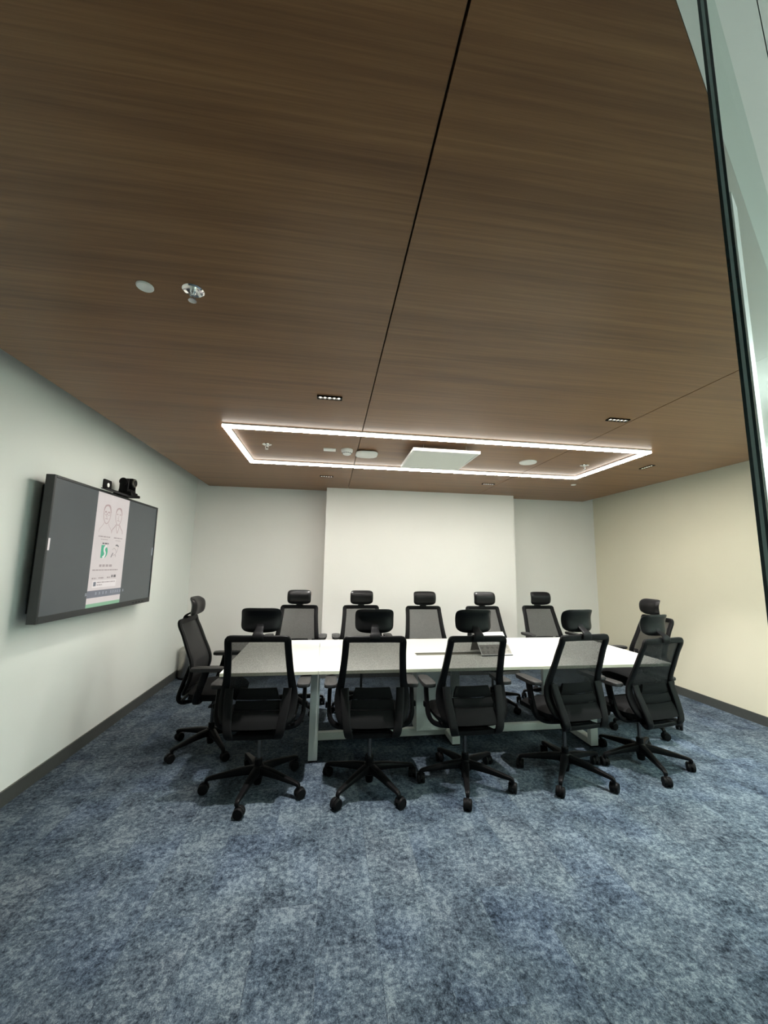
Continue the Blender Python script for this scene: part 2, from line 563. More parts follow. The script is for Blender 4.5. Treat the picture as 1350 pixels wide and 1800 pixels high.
# ------------------------------------------------------------------ the big light frame on the ceiling
X0, X1, Y0, Y1 = -0.857, 2.881, 3.115, 4.199
LW, LH = 0.045, 0.028
t = thing('linear_light', 'large glowing white rectangular LED line light under the wood ceiling', 'light', ((X0 + X1) / 2, (Y0 + Y1) / 2, H))
cx, cyy = (X0 + X1) / 2, (Y0 + Y1) / 2
hx, hy = (X1 - X0) / 2, (Y1 - Y0) / 2
def bar(a, b, wdt, z0, z1):
    bm = NB()
    (ax, ay), (bx, by) = a, b
    if ay == by:
        add_box(bm, ((ax + bx) / 2, ay, (z0 + z1) / 2), (abs(bx - ax), wdt, z1 - z0), .002, 1)
    else:
        add_box(bm, (ax, (ay + by) / 2, (z0 + z1) / 2), (wdt, abs(by - ay), z1 - z0), .002, 1)
    return bm
runs = [((-hx, -hy), (hx, -hy)), ((-hx, hy), (hx, hy)), ((-hx, -hy + LW), (-hx, hy - LW)), ((hx, -hy + LW), (hx, hy - LW))]
for i, (a, b) in enumerate(runs):
    if a[1] == b[1]:
        a2, b2 = (a[0] - LW / 2, a[1]), (b[0] + LW / 2, b[1])
    else:
        a2, b2 = (a[0], a[1] - LW / 2), (b[0], b[1] + LW / 2)
    obj('profile', bar(a2, b2, LW, -.010, -.0005), 'white_plastic', t)
    bm = bar(a2, b2, LW - .004, -LH, -.010)
    bm.normal_update()
    for f in bm.faces:
        f.material_index = 0 if f.normal.z < -.9 else 1
    obj('diffuser', bm, None, t, smooth=False, mats=['led', 'led_side'])
for i in range(9):
    for yy in (-hy, hy):
        x = -hx + 0.25 + i * (2 * hx - .5) / 8
        bm = NB(); add_box(bm, (x, yy + LW / 2 + .028, -.002), (.075, .05, .004), .001, 1)
        obj('mounting_clip', bm, 'void', t)  # small dark plates on the ceiling beside the long profiles

# ------------------------------------------------------------------ recessed slot downlights
def downlight(x, y, rz, label, cone=76):
    t = thing('downlight', label, 'light', (x, y, H), rz, 'slot downlights in the wood ceiling')
    bm = NB()
    for dx, dy, sx, sy2 in ((0, .0215, .165, .004), (0, -.0215, .165, .004), (.0805, 0, .004, .039), (-.0805, 0, .004, .039)):
        add_box(bm, (dx, dy, -.004), (sx, sy2, .008))
    obj('bezel', bm, 'black', t, smooth=False)
    bm = NB(); add_box(bm, (0, 0, -.0012), (.157, .039, .002)); obj('backplate', bm, 'black', t, smooth=False)
    for i in range(5):
        bm = NB()
        add_lathe(bm, [(.0145, -.0022), (.0145, -.0065), (.0125, -.0065), (.007, -.003)], (-.06 + i * .03, 0, 0), 16)
        c = obj('reflector', bm, 'chrome', t)
        bm = NB(); add_lathe(bm, [(.0058, -.0032), (.004, -.0042)], (-.06 + i * .03, 0, 0), 12)
        obj('lens', bm, 'spot', c)
    la = bpy.data.lights.new('downlight_lamp', 'SPOT')
    la.energy = SPOT_WATTS
    la.color = (1.0, 0.965, 0.92)
    la.spot_size = math.radians(cone)
    la.spot_blend = 1.0
    la.shadow_soft_size = 0.03
    lo = bpy.data.objects.new('lamp', la)
    COL.objects.link(lo)
    lo.parent = t
    lo.location = (0, 0, -.045)
downlight(-0.036, 2.471, 0, 'slot downlight in the wood ceiling, nearest to the small sprinkler pair')
downlight(2.068, 2.482, 0, 'slot downlight in the wood ceiling, between light frame and right seam')
downlight(3.33, 3.63, PI / 2, 'slot downlight set crosswise beyond the right end of the light frame')
downlight(-0.072, 4.817, 0, 'slot downlight behind the light frame above left edge of white pier', 52)
downlight(2.05, 4.815, 0, 'slot downlight behind the light frame near right ceiling seam', 52)

# ------------------------------------------------------------------ sprinklers, detectors, access point
def sprinkler(x, y, label):
    t = thing('sprinkler', label, 'sprinkler', (x, y, H), random.uniform(0, 3), 'chrome sprinklers in the wood ceiling')
    bm = NB(); add_lathe(bm, [(.041, 0), (.042, -.003), (.036, -.007), (.026, -.004), (.018, -.003)], (0, 0, 0), 28)
    obj('escutcheon', bm, 'chrome', t)
    bm = NB(); add_lathe(bm, [(.012, -.003), (.012, -.016), (.008, -.02)], (0, 0, 0), 16)
    for s in (-1, 1):
        add_tube(bm, [(s * .009, 0, -.014), (s * .014, 0, -.026), (s * .004, 0, -.045)], .0025, 8)
    add_lathe(bm, [(.003, -.018), (.003, -.045)], (0, 0, 0), 10)
    obj('body', bm, 'chrome', t)
    bm = NB(); add_lathe(bm, [(.004, -.043), (.015, -.046), (.016, -.048), (.004, -.048)], (0, 0, 0), 20)
    obj('deflector', bm, 'chrome', t)
sprinkler(-0.586, 1.537, 'chrome ceiling sprinkler beside the small white disc near the camera')
sprinkler(-0.61, 3.60, 'chrome ceiling sprinkler at the left end inside the light frame')
sprinkler(2.653, 3.70, 'chrome ceiling sprinkler at the right end inside the light frame')

bm = NB(); add_lathe(bm, [(.032, 0), (.032, -.004), (.029, -.007), (.012, -.006), (.010, -.005)], (0, 0, 0), 28)
o = obj('ceiling_sensor', bm, 'white_plastic'); o.location = (-.772, 1.544, H)
tag(o, 'small round white disc sensor left of the nearest sprinkler', 'sensor')
bm = NB(); add_lathe(bm, [(.03, 0), (.03, -.006), (.026, -.009)], (0, 0, 0), 24)
o = obj('ceiling_sensor', bm, 'white_plastic'); o.location = (3.143, 4.623, H)
tag(o, 'tiny white disc sensor near the back right ceiling corner', 'sensor')
bm = NB(); add_box(bm, (0, 0, -.006), (.115, .075, .012), .003, 2)
o = obj('sensor_plate', bm, 'white_plastic'); o.location = (-.035, 3.647, H)
tag(o, 'small flat white plate left of the smoke detector', 'plate')

t = thing('smoke_detector', 'domed white smoke detector between white plate and access point', 'smoke detector', (.13, 3.63, H))
bm = NB(); add_lathe(bm, [(.056, 0), (.056, -.014), (.053, -.024), (.051, -.026)], (0, 0, 0), 32); obj('base', bm, 'white_plastic', t)
bm = NB(); add_lathe(bm, [(.050, -.026), (.046, -.034), (.036, -.048), (.030, -.052), (.0, -.0535)], (0, 0, 0), 32); obj('dome', bm, 'white_plastic', t)
for i in range(14):
    a = 2 * PI * i / 14
    bm = NB(); add_box(bm, (0, 0, 0), (.010, .004, .006), rot=Matrix.Rotation(a + PI / 2, 3, 'Z'))
    oo = obj('vent_slot', bm, 'black', t, smooth=False); oo.location = (.0432 * math.cos(a), .0432 * math.sin(a), -.038)

def rounded(sx, sy2, r, n=8):
    pts = []
    for qx, qy, a0 in ((1, 1, 0), (-1, 1, 90), (-1, -1, 180), (1, -1, 270)):
        for i in range(n + 1):
            a = math.radians(a0 + 90 * i / n)
            pts.append((qx * (sx / 2 - r) + r * math.cos(a), qy * (sy2 / 2 - r) + r * math.sin(a)))
    return pts
t = thing('access_point', 'rounded square white wireless access point right of smoke detector', 'access point', (.325, 3.70, H))
bm = NB(); add_prism(bm, rounded(.21, .21, .06), -.026, -.012)
bmesh.ops.bevel(bm, geom=[e for e in bm.edges if all(abs(v.co.z + .026) < 1e-5 for v in e.verts)], offset=.008, segments=3, affect='EDGES', profile=.5)
obj('cover', bm, 'white_plastic', t)
bm = NB(); add_prism(bm, rounded(.15, .15, .04), -.012, 0); obj('mount_plate', bm, 'black', t)

t = thing('ceiling_speaker', 'flat round white ceiling disc speaker right of hanging panel', 'speaker', (2.013, 3.70, H))
bm = NB(); add_lathe(bm, [(.088, 0), (.088, -.008), (.082, -.013), (.074, -.013)], (0, 0, 0), 40); obj('rim', bm, 'white_plastic', t)
bm = NB(); add_lathe(bm, [(.0735, -.0095), (.04, -.012), (.0, -.0125)], (0, 0, 0), 40); obj('grille', bm, 'cloth_white', t)

# hanging square microphone panel
t = thing('ceiling_microphone', 'square white panel hanging just below the ceiling inside light frame', 'microphone', (1.005, 3.555, H))
zp = -.085
bm = NB()
for dx, dy, sx, sy2 in ((0, .30, .62, .02), (0, -.30, .62, .02), (.30, 0, .02, .58), (-.30, 0, .02, .58)):
    add_box(bm, (dx, dy, zp + .012), (sx, sy2, .026), .003, 2)
obj('frame', bm, 'white_plastic', t)
bm = NB(); add_box(bm, (0, 0, zp + .012), (.58, .58, .016)); obj('grille', bm, 'cloth_white', t, smooth=False)
bm = NB(); add_box(bm, (-.14, -.05, zp + .036), (.26, .36, .022), .004, 2); obj('housing', bm, 'white_plastic', t)
for sx in (-1, 1):
    for s2 in (-1, 1):
        bm = NB(); add_lathe(bm, [(.0018, zp + .024), (.0018, 0)], (sx * .2, s2 * .24, 0), 8)
        obj('suspension_wire', bm, 'steel', t)

# ------------------------------------------------------------------ television on the left wall
TVX = -1.826                      # glass plane
TY0, TY1, TZ0, TZ1 = 2.80, 4.38, 1.11, 2.082
t = thing('television', 'large black framed wall screen showing a document page on grey', 'television', (WL, (TY0 + TY1) / 2, TZ0))
t0 = Vector((WL, (TY0 + TY1) / 2, TZ0))
def tvobj(name, bm, mat, parent=t, smooth=False):
    bmesh.ops.translate(bm, vec=-t0, verts=bm.verts)
    return obj(name, bm, mat, parent, smooth)
bm = NB()
fw = .018
ym, zm = (TY0 + TY1) / 2, (TZ0 + TZ1) / 2
xf0, xf1 = TVX - .05, TVX + .006
add_box(bm, ((xf0 + xf1) / 2, TY0 + fw / 2, zm), (xf1 - xf0, fw, TZ1 - TZ0), .002, 1)
add_box(bm, ((xf0 + xf1) / 2, TY1 - fw / 2, zm), (xf1 - xf0, fw, TZ1 - TZ0), .002, 1)
add_box(bm, ((xf0 + xf1) / 2, ym, TZ1 - fw / 2), (xf1 - xf0, TY1 - TY0 - 2 * fw, fw), .002, 1)
add_box(bm, ((xf0 + xf1) / 2, ym, TZ0 + .0225), (xf1 - xf0, TY1 - TY0 - 2 * fw, .045), .002, 1)
tvobj('frame', bm, 'tv_frame')
bm = NB(); add_box(bm, (TVX - .028, ym, zm), (.04, TY1 - TY0 - .02, TZ1 - TZ0 - .02)); tvobj('back_cover', bm, 'tv_frame')
bm = NB(); add_box(bm, (TVX - .0725, ym, zm), (.049, TY1 - TY0 - .10, TZ1 - TZ0 - .12), .006, 2); tvobj('rear_housing', bm, 'black')
bm = NB(); add_box(bm, ((WL + TVX - .097) / 2 - .0005, ym, zm), (TVX - .097 - WL - .001, .7, .4)); tvobj('wall_mount', bm, 'black')
SY0, SY1, SZ0, SZ1 = TY0 + fw, TY1 - fw, TZ0 + .045, TZ1 - fw
bm = NB(); add_box(bm, (TVX - .004, ym, (SZ0 + SZ1) / 2), (.008, SY1 - SY0, SZ1 - SZ0)); scr = tvobj('screen', bm, 'scr_dark')
bm = NB()
for dy in (.16, .22, .28, .34):
    add_box(bm, (xf1 + .0006, TY1 - dy, TZ0 + .02), (.0012, .035, .006))
tvobj('port_row', bm, 'black')

def flat(bm, pts, lift):
    """a printed shape on the screen: outline in (y, z)"""
    vs = [bm.verts.new((TVX + lift, p[0], p[1])) for p in pts]
    f = bm.faces.new(vs)
    f.normal_update()
    if f.normal.x < 0:
        f.normal_flip()
def rect(bm, y0, y1, z0, z1, lift):
    flat(bm, [(y0, z0), (y1, z0), (y1, z1), (y0, z1)], lift)
def stroke(bm, pts, wdt, lift):
    sp_ = smooth_path(pts, 5)
    L, Rr = [], []
    for i, p in enumerate(sp_):
        a = sp_[max(i - 1, 0)]; b = sp_[min(i + 1, len(sp_) - 1)]
        d = Vector((b[0] - a[0], b[1] - a[1]))
        d = d.normalized() if d.length > 0 else Vector((1, 0))
        nx, nz = -d.y * wdt / 2, d.x * wdt / 2
        L.append(bm.verts.new((TVX + lift, p[0] + nx, p[1] + nz)))
        Rr.append(bm.verts.new((TVX + lift, p[0] - nx, p[1] - nz)))
    for i in range(len(sp_) - 1):
        f = bm.faces.new((L[i], L[i + 1], Rr[i + 1], Rr[i]))
        f.normal_update()
        if f.normal.x < 0:
            f.normal_flip()
def scrpart(name, bm, mat, parent=scr):
    bmesh.ops.translate(bm, vec=-t0, verts=bm.verts)
    me = bpy.data.meshes.new(name); bm.to_mesh(me); bm.free()
    me.materials.append(MAT[mat])
    o = bpy.data.objects.new(name, me); COL.objects.link(o); o.parent = parent
    return o
QY0, QY1 = 3.312, 3.798
bm = NB(); rect(bm, QY0, QY1, SZ0, SZ1, .0004); scrpart('document_page', bm, 'scr_page')
def words(y0, y1, z, h, bm, seed, lift=.0008):
    rr = random.Random(seed)
    y = y0
    while y < y1:
        wv = rr.uniform(.012, .045)
        rect(bm, y, min(y + wv, y1), z - h / 2, z + h / 2, lift)
        y += wv + h * .6
# pencil portraits: two generic heads
bm = NB()
def head(cyh, czh, s, glasses, suit):
    ov = [(cyh + .052 * s * math.sin(a) * (1 - .16 * max(0, -math.cos(a))), czh + .075 * s * math.cos(a)) for a in [2 * PI * i / 14 for i in range(15)]]
    stroke(bm, ov, .007, .0008)
    stroke(bm, [(cyh - .05 * s, czh + .03 * s), (cyh - .03 * s, czh + .07 * s), (cyh + .03 * s, czh + .075 * s), (cyh + .052 * s, czh + .02 * s)], .012, .0009)
    for d in (-1, 1):
        stroke(bm, [(cyh + d * .036 * s, czh + .018 * s), (cyh + d * .022 * s, czh + .024 * s), (cyh + d * .010 * s, czh + .018 * s)], .008, .0009)
        if glasses:
            stroke(bm, [(cyh + d * .022 * s + .016 * s * math.cos(a), czh + .006 * s + .012 * s * math.sin(a)) for a in [2 * PI * i / 8 for i in range(9)]], .004, .0009)
    stroke(bm, [(cyh, czh + .01 * s), (cyh - .008 * s, czh - .018 * s), (cyh + .006 * s, czh - .02 * s)], .005, .0009)
    stroke(bm, [(cyh - .02 * s, czh - .036 * s), (cyh, czh - .034 * s), (cyh + .02 * s, czh - .037 * s)], .006, .0009)
    for d in (-1, 1):
        stroke(bm, [(cyh + d * .03 * s, czh - .07 * s), (cyh + d * .05 * s, czh - .095 * s), (cyh + d * .085 * s, czh - .125 * s), (cyh + d * .09 * s, czh - .15 * s)], .008 if suit else .004, .0008)
        if suit:
            stroke(bm, [(cyh + d * .025 * s, czh - .075 * s), (cyh + d * .02 * s, czh - .11 * s), (cyh, czh - .15 * s)], .007, .0009)
head(3.462, 1.895, 1.0, True, False)
scrpart('portrait_sketch', bm, 'scr_pink')
bm = NB(); head(3.640, 1.895, .95, False, True)
scrpart('portrait_sketch', bm, 'scr_pink')
bm = NB()
words(3.375, 3.545, 1.712, .010, bm, 1); words(3.60, 3.735, 1.712, .010, bm, 2); words(3.41, 3.51, 1.69, .005, bm, 3); words(3.63, 3.71, 1.69, .005, bm, 4)
words(3.43, 3.62, 1.478, .019, bm, 5); words(3.345, 3.715, 1.443, .010, bm, 6)
words(3.35, 3.41, 1.378, .012, bm, 7); words(3.44, 3.515, 1.38, .010, bm, 8); words(3.56, 3.61, 1.381, .012, bm, 9)
scrpart('text_lines', bm, 'scr_line')
# the green emblem: a block with rounded right side and an S-shaped pale swoosh, small caption above
bm = NB()
ly, lz, ls = 3.478, 1.592, .052
flat(bm, [(ly - ls * .9, lz - ls), (ly - ls * .1, lz - ls)] + [(ly + ls * (.0 + .95 * math.sin(a)), lz - ls * math.cos(a)) for a in [PI * i / 12 for i in range(13)]] + [(ly - ls * .9, lz + ls)], .0008)
e = scrpart('emblem', bm, 'scr_green')
bm = NB(); stroke(bm, [(ly + ls * .55, lz + ls * .92), (ly + ls * .05, lz + ls * .62), (ly + ls * .0, lz + ls * .15), (ly + ls * .28, lz - ls * .25), (ly + ls * .12, lz - ls * .7), (ly - ls * .35, lz - ls * .96)], .022, .0012)
scrpart('swoosh', bm, 'scr_white')
bm = NB(); words(3.44, 3.53, 1.658, .012, bm, 12); words(3.625, 3.70, 1.39, .022, bm, 13); scrpart('caption', bm, 'scr_ink')
bm = NB()
stroke(bm, [(3.640, 1.648), (3.665, 1.652), (3.69, 1.640)], .012, .0008)
stroke(bm, [(3.585, 1.548), (3.60, 1.57), (3.612, 1.585)], .010, .0008)
scrpart('ink_mark', bm, 'scr_ink')
bm = NB()
stroke(bm, [(3.60, 1.61), (3.62, 1.625), (3.65, 1.61), (3.66, 1.59)], .005, .0008)
stroke(bm, [(3.68, 1.63), (3.672, 1.60), (3.65, 1.575), (3.655, 1.55)], .005, .0008)
stroke(bm, [(3.61, 1.56), (3.635, 1.57), (3.66, 1.56)], .004, .0008)
scrpart('ink_mark', bm, 'scr_line')
bm = NB(); rect(bm, 3.365, 3.705, 1.305, 1.362, .0008); scrpart('notification', bm, 'scr_white')
bm = NB(); rect(bm, 3.378, 3.412, 1.317, 1.350, .0012); scrpart('notification_icon', bm, 'scr_bar')
bm = NB(); words(3.425, 3.69, 1.345, .008, bm, 15, .0012); words(3.425, 3.50, 1.325, .008, bm, 16, .0012); scrpart('notification_text', bm, 'scr_line')
bm = NB(); rect(bm, QY0, QY1, 1.228, 1.284, .0008); scrpart('toolbar', bm, 'scr_bar')
bm = NB()
for y in (3.30, 3.43, 3.48, 3.53, 3.575, 3.645, 3.68, 3.715, 3.75, 3.79, 3.84):
    rect(bm, y - .010, y + .010, 1.252, 1.256, .0012); rect(bm, y - .008, y + .006, 1.262, 1.268, .0012); rect(bm, y - .010, y - .006, 1.246, 1.27, .0012)
scrpart('toolbar_icons', bm, 'scr_icon')
bm = NB(); rect(bm, QY0, QY1, SZ0, SZ0 + .028, .0008); scrpart('green_footer', bm, 'scr_pale')
bm = NB()
rect(bm, SY0 + .006, SY0 + .024, 1.58, 1.66, .0008)
scrpart('side_tab', bm, 'scr_white')
bm = NB(); rect(bm, SY1 - .024, SY1 - .006, 1.58, 1.66, .0008); scrpart('side_tab', bm, 'scr_icon')

# ------------------------------------------------------------------ conference camera on top of the television
cx0, cy0, cz0 = TVX + .012, 3.71, TZ1 + .004
t = thing('conference_camera', 'black pan tilt conference camera perched on top of the screen', 'camera', (cx0, cy0, cz0))
bm = NB()
add_box(bm, (.0, .0, .012), (.15, .17, .024), .006, 2)
add_box(bm, (.0, .0, .032), (.125, .13, .02), .008, 2)
obj('base', bm, 'black', t)
bm = NB()
for s in (-1, 1):
    add_box(bm, (0, s * .062, .095), (.075, .018, .12), .008, 3)
add_box(bm, (0, 0, .052), (.085, .13, .028), .008, 3)
obj('yoke', bm, 'black', t)
bm = NB(); add_lathe(bm, [(.03, -.054), (.042, -.044), (.043, .04), (.036, .05)], (-.002, 0, .125), 28, 'X'); h_ = obj('camera_head', bm, 'black', t)
bm = NB(); add_lathe(bm, [(.036, .051), (.039, .056), (.036, .064), (.028, .064), (.027, .058)], (-.002, 0, .125), 28, 'X'); obj('lens_ring', bm, 'steel', h_)
bm = NB(); add_lathe(bm, [(.026, .0585), (.018, .062), (.001, .0635)], (-.002, 0, .125), 24, 'X'); obj('lens', bm, 'vinyl', h_)
for s in (-1, 1):
    bm = NB(); add_lathe(bm, [(.033, 0), (.033, .012), (.028, .016)], (0, s * .071 + (0 if s > 0 else -.016), .125), 24, 'Y'); obj('pivot_cap', bm, 'charcoal', t)
bm = NB()
pts = rounded(.115, .076, .014, 4)
add_prism(bm, pts, -.003, .003)
bmesh.ops.rotate(bm, cent=(0, 0, 0), matrix=Matrix.Rotation(PI / 2, 3, 'X') , verts=bm.verts)
bmesh.ops.rotate(bm, cent=(0, 0, 0), matrix=Matrix.Rotation(PI / 2, 3, 'Z') , verts=bm.verts)
bmesh.ops.translate(bm, vec=(.03, -.375, .037), verts=bm.verts)
add_box(bm, (.03, -.23, .003), (.05, .36, .006), .001, 1)
br_ = obj('bracket', bm, 'black', t)
bm = NB(); add_lathe(bm, [(.017, -.0006), (.017, .0012), (.014, .0016)], (.0335, -.365, .034), 20, 'X'); obj('bracket_hole', bm, 'white_plastic', br_)

# ------------------------------------------------------------------ pedal bin
t = thing('pedal_bin', 'round stainless steel pedal bin in the far left corner', 'bin', (-1.825, 5.70, 0))
bm = NB(); add_lathe(bm, [(.100, .022), (.104, .03), (.104, .345)], (0, 0, 0), 40); obj('body', bm, 'steel', t)
bm = NB(); add_lathe(bm, [(.105, 0), (.106, .004), (.106, .020), (.100, .022)], (0, 0, 0), 40); obj('base_ring', bm, 'black', t)
bm = NB(); add_lathe(bm, [(.1055, .346), (.1055, .362), (.100, .380), (.075, .398), (.035, .408), (.001, .410)], (0, 0, 0), 40); obj('lid', bm, 'steel', t)
bm = NB(); add_box(bm, (.03, -.118, .012), (.06, .05, .008), .003, 2); obj('pedal', bm, 'black', t)

# ------------------------------------------------------------------ conference table
TZ = 0.735
TROT = math.radians(0.72)
TL, TD = 3.684, 1.215
tx, ty = 1.086, 3.672
t = thing('conference_table', 'long white conference table on white steel frame legs', 'table', (tx, ty, 0), TROT)
hl, hd = TL / 2, TD / 2
seams = [-hl, -1.145, 1.07, hl]
for i in range(3):
    a, b = seams[i] + (.0012 if i else 0), seams[i + 1] - (.0012 if i < 2 else 0)
    bm = NB(); add_box(bm, ((a + b) / 2, 0, TZ - .0125), (b - a, TD, .025), .0015, 1)
    bm.normal_update()
    for f in bm.faces:
        f.material_index = 0 if f.normal.z > .7 else 1
    obj('tabletop', bm, None, t, smooth=False, mats=['table_white', 'table_edge'])
LEGW, LEGD = .072, .045
for lx, inset in ((-1.165, .235), (0.045, .385), (1.235, .225)):
    y0, y1 = -hd + inset, hd - .225
    bm = NB()
    add_box(bm, (lx, y0 + LEGD / 2, (TZ - .025) / 2 + .004), (LEGW, LEGD, TZ - .025 - .01), .003, 1)
    add_box(bm, (lx, y1 - LEGD / 2, (TZ - .025) / 2 + .004), (LEGW, LEGD, TZ - .025 - .01), .003, 1)
    add_box(bm, (lx, (y0 + y1) / 2, .034), (LEGW, y1 - y0 - 2 * LEGD, .05), .003, 1)
    add_box(bm, (lx, (y0 + y1) / 2, TZ - .050), (LEGW, y1 - y0 - 2 * LEGD, .045), .003, 1)
    f = obj('leg_frame', bm, 'frame_white', t)
    for yy in (y0 + LEGD / 2, y1 - LEGD / 2):
        bm = NB(); add_box(bm, (lx, yy, .0045), (LEGW - .004, LEGD - .004, .009)); obj('foot', bm, 'black', f, smooth=False)
for a, b in ((-1.129, .009), (.081, 1.199)):
    bm = NB(); add_box(bm, ((a + b) / 2, .0, .042), (b - a, .05, .062), .003, 1); obj('floor_rail', bm, 'frame_white', t)
for yy in (-.33, .33):
    bm = NB(); add_box(bm, (0.03, yy if yy > 0 else -.2, TZ - .052), (2.3, .04, .045), .003, 1); obj('top_rail', bm, 'frame_white', t)
bm = NB(); add_box(bm, (-.135, -.005, .373), (.28, .16, .60), .004, 1)
cc = obj('cable_column', bm, 'frame_white', t)
bm = NB()
for i in range(6):
    add_box(bm, (-.06, -.0856, .46 - .025 * i), (.010, .001, .008))
obj('vent_holes', bm, 'black', cc, smooth=False)
bm = NB(); add_box(bm, (.04, -.115, TZ + .0008), (.66, .085, .0016), .0005, 1)
hh = obj('cable_hatch', bm, 'slot', t)
bm = NB(); add_box(bm, (.04, -.085, TZ + .0022), (.64, .018, .001)); obj('brush_slot', bm, 'black', hh, smooth=False)

# ------------------------------------------------------------------ tilted desk calendar
t = thing('desk_calendar', 'white and grey patterned desk calendar standing tilted on the tabletop', 'calendar', (1.52, 3.44, TZ + .0018), math.radians(4))
ang = math.radians(44)
rotp = Matrix.Rotation(ang, 3, 'X')
L_ = .245
def tilt(bm):
    bmesh.ops.rotate(bm, cent=(0, 0, 0), matrix=rotp, verts=bm.verts)
    bmesh.ops.translate(bm, vec=(0, 0, .006), verts=bm.verts)
    return bm
bm = NB(); add_box(bm, (0, L_ / 2, .0), (.30, L_, .006), .002, 1); pnl = obj('panel', tilt(bm), 'white_plastic', t)
bm = NB(); add_prism(bm, [(-.145, .006), (.145, .006), (.145, .105), (-.145, .105)], .0034, .0042); low = obj('printed_band', tilt(bm), 'cal_grey', t)
bm = NB()
rr = random.Random(3)
for i in range(12):
    px, py = -.125 + .05 * (i % 6) + rr.uniform(-.006, .006), .03 + .042 * (i // 6) + rr.uniform(-.005, .005)
    for q in range(3):
        a0 = q * 2 * PI / 3 + rr.random()
        c0 = Vector((px + .008 * math.cos(a0), py + .008 * math.sin(a0)))
        for s in range(8):
            a, b = 2 * PI * s / 8, 2 * PI * (s + 1) / 8
            vs = [bm.verts.new((c0.x + r_ * math.cos(x), c0.y + r_ * math.sin(x), .0046)) for r_, x in ((.0075, a), (.0075, b), (.0055, b), (.0055, a))]
            bm.faces.new(vs)
obj('flower_print', tilt(bm), 'cal_ink', low, smooth=False)
bm = NB(); add_prism(bm, [(.06, .13), (.125, .13), (.115, .175), (.095, .185)], .0034, .0042); obj('picture', tilt(bm), 'slot', t)
yb, zb = L_ * math.cos(ang), L_ * math.sin(ang)
bm = NB()
vs = [bm.verts.new(p) for p in ((-.148, yb - .002, zb), (.148, yb - .002, zb), (.148, yb + .07, .002), (-.148, yb + .07, .002))]
f = bm.faces.new(vs)
bmesh.ops.solidify(bm, geom=[f], thickness=.003)
obj('stand_back', bm, 'cal_grey', t)
bm = NB(); add_box(bm, (0, .002, .003), (.30, .012, .006), .001, 1); obj('foot_strip', bm, 'black', t)

# ------------------------------------------------------------------ office chairs
def side_loop():
    half = [(.0, -.258, 1.030), (.10, -.258, 1.030), (.178, -.256, 1.029), (.190, -.253, 1.018), (.192, -.244, .99), (.195, -.215, .93), (.203, -.175, .83), (.213, -.135, .735),
            (.224, -.120, .665), (.228, -.128, .60), (.218, -.152, .535), (.195, -.178, .487), (.12, -.192, .468), (.0, -.195, .462)]
    wid = [.042, .042, .044, .046, .046, .046, .047, .050, .058, .062, .058, .046, .034, .030]
    a = [(*p, w_, .026) for p, w_ in zip(half, wid)]
    b = [(-p[0], *p[1:]) for p in reversed(a[1:-1])]
    return a + b
PROFILE = [(1.03, -.258, .18), (1.0, -.245, .182), (.93, -.213, .187), (.83, -.173, .194), (.735, -.133, .203), (.665, -.117, .208), (.60, -.124, .208), (.535, -.149, .195), (.487, -.176, .165), (.462, -.193, .11)]

